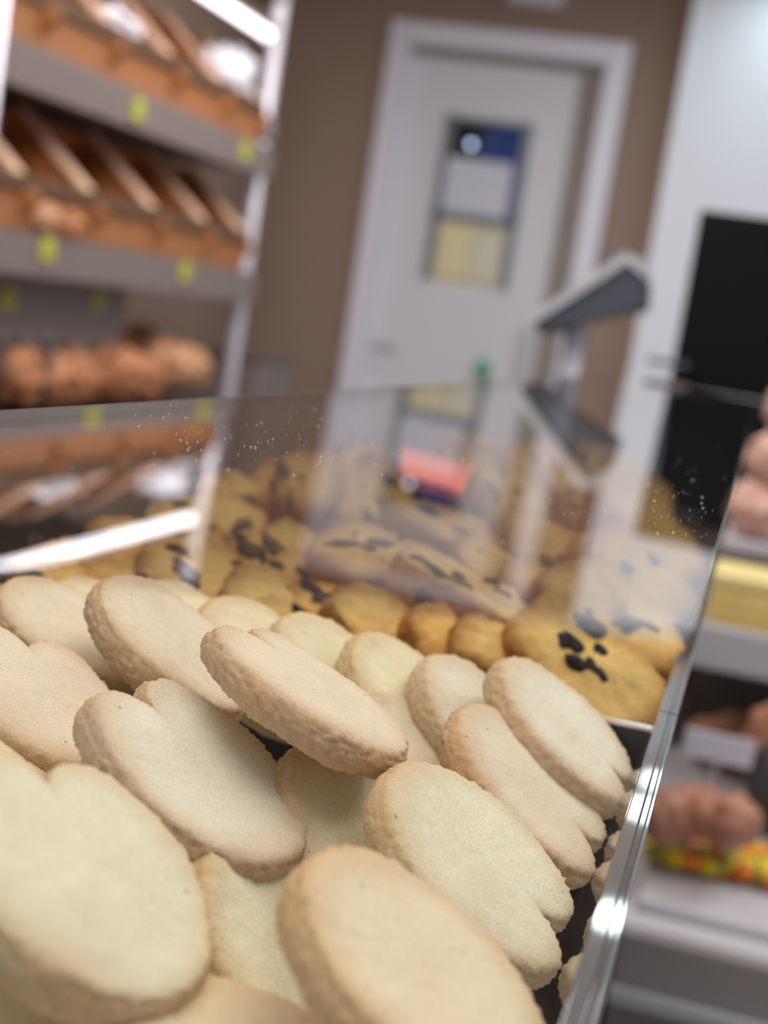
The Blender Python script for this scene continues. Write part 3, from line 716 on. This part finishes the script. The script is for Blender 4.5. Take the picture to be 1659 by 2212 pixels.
# golden chip cookies: px, py, depth, lean, turn, long axis direction, length, width, thickness, tint, chips, label
G0 = (1, 1, 1); G1 = (1.06, 1.04, 1.02); G2 = (.86, .78, .66); G3 = (1.0, .92, .78)
CHIP = [
 (1280, 1428, .462, 42, 52, -42, .058, .038, .016, G0, 7, 'big golden chip cookie leaning by the divider at the right'),
 (1018, 1250, .500, 70, 60, -28, .056, .034, .016, G1, 7, 'long chip cookie with slot-like chips lying mid heap'),
 (795, 1185, 0.525, 58, 80, -8, 0.040, 0.032, 0.018, G1, 7, 'pale topped chip cookie left of the long one'),
 (1358, 1325, .520, 45, 50, -40, .055, .036, .015, G1, 7, 'hazy pale chip cookie above the big golden one'),
 (825, 1338, 0.478, 48, 50, -32, 0.036, 0.029, 0.020, G0, 0, 'plain rounded golden cookie end behind the pale back row'),
 (968, 1372, 0.468, 48, 45, -52, 0.027, 0.024, 0.020, G3, 0, 'brown pointed cookie end below the long chip cookie'),
 (1085, 1400, 0.462, 48, 50, -30, 0.031, 0.025, 0.020, G0, 0, 'plain golden cookie end beside the big leaning one'),
 (702, 1308, 0.492, 42, 60, -30, 0.027, 0.024, 0.022, G3, 3, 'small golden cookie topped by a large dark chip'),
 (580, 1288, 0.488, 40, 62, -28, 0.031, 0.026, 0.022, G0, 3, 'golden cookie with a five sided face behind the back row'),
 (425, 1238, 0.500, 36, 75, -24, 0.040, 0.036, 0.020, G1, 4, 'golden cookie with one big dark chip behind the tan shortbread'),
 (556, 1200, 0.530, 36, 60, -40, 0.025, 0.023, 0.022, G1, 4, 'small chip cookie right of the big dark chip one'),
 (272, 1240, 0.500, 40, 70, -20, 0.028, 0.026, 0.020, G3, 2, 'brownish chip cookie crossed by the reflected light bar'),
 (125, 1205, 0.520, 52, 85, -6, 0.034, 0.027, 0.020, G3, 4, 'golden cookie at the far left with dark chips on top'),
 (262, 1158, 0.560, 52, 85, -4, 0.030, 0.024, 0.020, G3, 3, 'far left chip cookie behind the reflected light bar'),
 (455, 1108, 0.600, 55, 92, -6, 0.054, 0.030, 0.020, G1, 3, 'long light golden bar cookie high at the left'),
 (500, 1046, 0.670, 55, 88, -6, 0.034, 0.024, 0.020, G1, 3, 'light golden cookie on the heap behind the long bar one'),
 (588, 1030, 0.680, 35, 110, -60, 0.026, 0.023, 0.020, G3, 0, 'tan round cookie at the top left of the heap'),
 (668, 1030, 0.640, 30, 100, -70, 0.036, 0.030, 0.020, G1, 3, 'tall light golden cookie at the top of the heap'),
 (628, 1160, 0.580, 42, 60, -20, 0.026, 0.022, 0.020, G0, 1, 'small golden cookie below the tall one'),
 (722, 1178, 0.560, 48, 140, -60, 0.026, 0.022, 0.016, G2, 4, 'dark sided cookie left of the pale topped one'),
 (812, 1072, 0.640, 36, 70, -50, 0.042, 0.036, 0.018, G1, 3, 'pinkish tan round cookie in the haze left of the window'),
 (770, 1005, 0.720, 40, 80, -20, 0.038, 0.032, 0.018, G1, 4, 'high cookie with faint chips left of the orange glow'),
 (1000, 1135, .575, 66, 62, -24, .060, .034, .018, G2, 3, 'long dark brown cookie under the orange glow'),
 (1110, 1060, 0.650, 45, 55, -48, 0.042, 0.032, 0.018, G1, 6, 'light chip cookie right of the orange glow'),
 (1175, 1165, 0.580, 50, 45, -45, 0.038, 0.030, 0.018, G3, 4, 'brown chip cookie beside the long dark one'),
 (1162, 1262, 0.530, 45, 60, -35, 0.026, 0.024, 0.018, G1, 0, 'small rounded pale cookie in the middle right'),
 (1262, 1278, 0.515, 42, 45, -45, 0.032, 0.029, 0.020, G0, 0, 'smooth golden cookie next to the small rounded one'),
 (1075, 1215, 0.550, 60, 55, -35, 0.038, 0.026, 0.016, G1, 4, 'chip cookie lying behind the long slot chip one'),
 (1255, 1045, 0.680, 50, 70, -30, 0.040, 0.030, 0.018, G1, 2, 'hazy cookie on top of the heap right of centre'),
 (1300, 1120, 0.620, 50, 60, -40, 0.038, 0.030, 0.018, G3, 3, 'hazy tan cookie below the top right ones'),
 (1340, 1210, 0.575, 50, 55, -40, 0.040, 0.030, 0.018, G1, 3, 'tan cookie above the hazy pale chip one'),
 (1418, 1128, .600, 55, 48, -46, .058, .034, .016, G1, 0, 'long plain cookie in the dark reflection at the right'),
 (1375, 1060, .680, 55, 50, -44, .052, .036, .016, G1, 0, 'plain cookie at the top right in the dark reflection'),
 (1365, 1165, .610, 55, 48, -44, .052, .034, .016, G3, 0, 'plain brown cookie under the long one in the dark reflection'),
 (935, 1050, .800, 55, 60, -20, .050, .040, .016, G2, 3, 'dark cookie behind the orange glow'),
 (1180, 1005, .760, 50, 60, -30, .050, .040, .016, G1, 3, 'high pale cookie under the reflected door frame'),
 (1330, 1010, .760, 50, 60, -30, .050, .040, .016, G1, 2, 'topmost hazy cookie on the right of the heap'),
 (1392, 1236, .545, 48, 50, -44, .050, .034, .016, G1, 4, 'hazy chip cookie at the front wall of the far bin'),
 (640, 1238, 0.525, 45, 60, -30, 0.026, 0.022, 0.018, G0, 3, 'golden cookie wedged behind the five sided one'),
 (1050, 985, .800, 50, 70, -20, .050, .040, .016, G1, 2, 'farthest cookie behind the orange glow to the right'),
 (160, 1285, 0.480, 46, 65, -25, 0.036, 0.028, 0.018, G3, 2, 'golden cookie just behind the far left shortbread'),
]
chip_me = []
for i in range(5):
    bm = bmesh.new(); bmesh.ops.create_icosphere(bm, subdivisions=3, radius=1)
    for v in bm.verts:
        n = 1+.35*noise.noise(v.co*1.4+Vector((i*4., 1, 2))); v.co *= n
    me = bpy.data.meshes.new('chocolate_chip'); bm.to_mesh(me); bm.free(); me.materials.append(M['choc'])
    for p in me.polygons: p.use_smooth = True
    chip_me.append(me)
rc = random.Random(23)
for i, (px, py, dep, th, phi, psi, a, b, t, tint, nch, lb) in enumerate(CHIP):
    me = radial_slab(100+i, chunk(a/2, b/2, rc) if i not in (0, 1) else slabrect(a/2*.97, b/2*.9, 3.2), t, nseg=96, side=9, rings=8, amp=.0022, crumb=.0009, bulge=.0006, topr=.0022, dome=.0006)
    M4, n = pose(px, py, dep, th, phi, psi)
    if nch >= 3: nch += 1 if a < .037 else 3
    o = link('chip_cookie', me, M['chipdough']); o.matrix_world = M4; o.color = tint+(1,)
    tag(o, lb, 'cookie', 'golden chocolate chip cookies in the far bin')
    for j in range(nch):
        c = link('chocolate_chip', chip_me[rc.randrange(5)], None, o)
        s = rc.uniform(.0024, .0042)
        if i == 0 and j < 2: xx, yy, s = ((-.008, .001), (-.003, -.004))[j][0], ((-.008, .001), (-.003, -.004))[j][1], .0035
        elif i == 9 and j == 0: xx, yy, s = -.004, -.002, .0058
        elif i == 7 and j == 0: xx, yy, s = 0, .003, .0052
        elif i == 10 and j == 0: xx, yy, s = -.003, .001, .0040
        elif i == 2 and j == 0: xx, yy, s = .000, .001, .0034
        else: xx, yy = rc.uniform(-.36, .36)*a, rc.uniform(-.34, .34)*b
        if j == nch-1 and nch > 3:      # one in the side facing the viewer
            c.location = (rc.uniform(-.25, .25)*a, -b/2*1.0, -t*.5)
        else: c.location = (xx, yy, -.0012)
        c.scale = (s*rc.uniform(1.0, 1.9), s*.8, s*.55 if j != nch-1 else s)
        c.rotation_euler = (0, 0, rc.uniform(-.5, .5))
# lower layer of golden cookies
gl_me = [radial_slab(200+i, slabrect(.026, .018, 3), .015, nseg=56, side=6, rings=5, amp=.001, crumb=.0004) for i in range(3)]
k = 0
for iy in range(10):
    for ix in range(6):
        y = .462+iy*.045; x = -.066-ix*.052
        o = link('chip_cookie', gl_me[k % 3], M['chipdough'])
        z = -.190+rc.uniform(-.006, .006) + .0*(y-.45)
        nrm = Vector((.25+rc.uniform(-.2, .2), -.35+rc.uniform(-.2, .2), .9)).normalized()
        o.matrix_world = Matrix.Translation((x, y, z+H)) @ nrm.to_track_quat('Z', 'X').to_matrix().to_4x4() @ Matrix.Rotation(rc.uniform(0, 6.28), 4, 'Z')
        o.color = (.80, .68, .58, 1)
        tag(o, 'golden cookie in the shadowed lower layer of the far bin', 'cookie', 'lower layer golden cookies'); k += 1

# emissive panel standing in for an unidentified orange glow in the chip heap
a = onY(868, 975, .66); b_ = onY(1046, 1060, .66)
oc = empty('orange_glow_panel', ((a.x+b_.x)/2, .66, b_.z), 'orange red glowing panel added for an unidentified glow in the chip cookie heap', 'display')
bm = bmesh.new(); prism(bm, [onY(868, 965, .66), onY(1048, 1015, .66), onY(1044, 1085, .66), onY(868, 1022, .66)], (0, .0012, 0)); from_bm('lit_face', bm, emis('orange_panel_glow', (255, 110, 70), 1.5), oc)
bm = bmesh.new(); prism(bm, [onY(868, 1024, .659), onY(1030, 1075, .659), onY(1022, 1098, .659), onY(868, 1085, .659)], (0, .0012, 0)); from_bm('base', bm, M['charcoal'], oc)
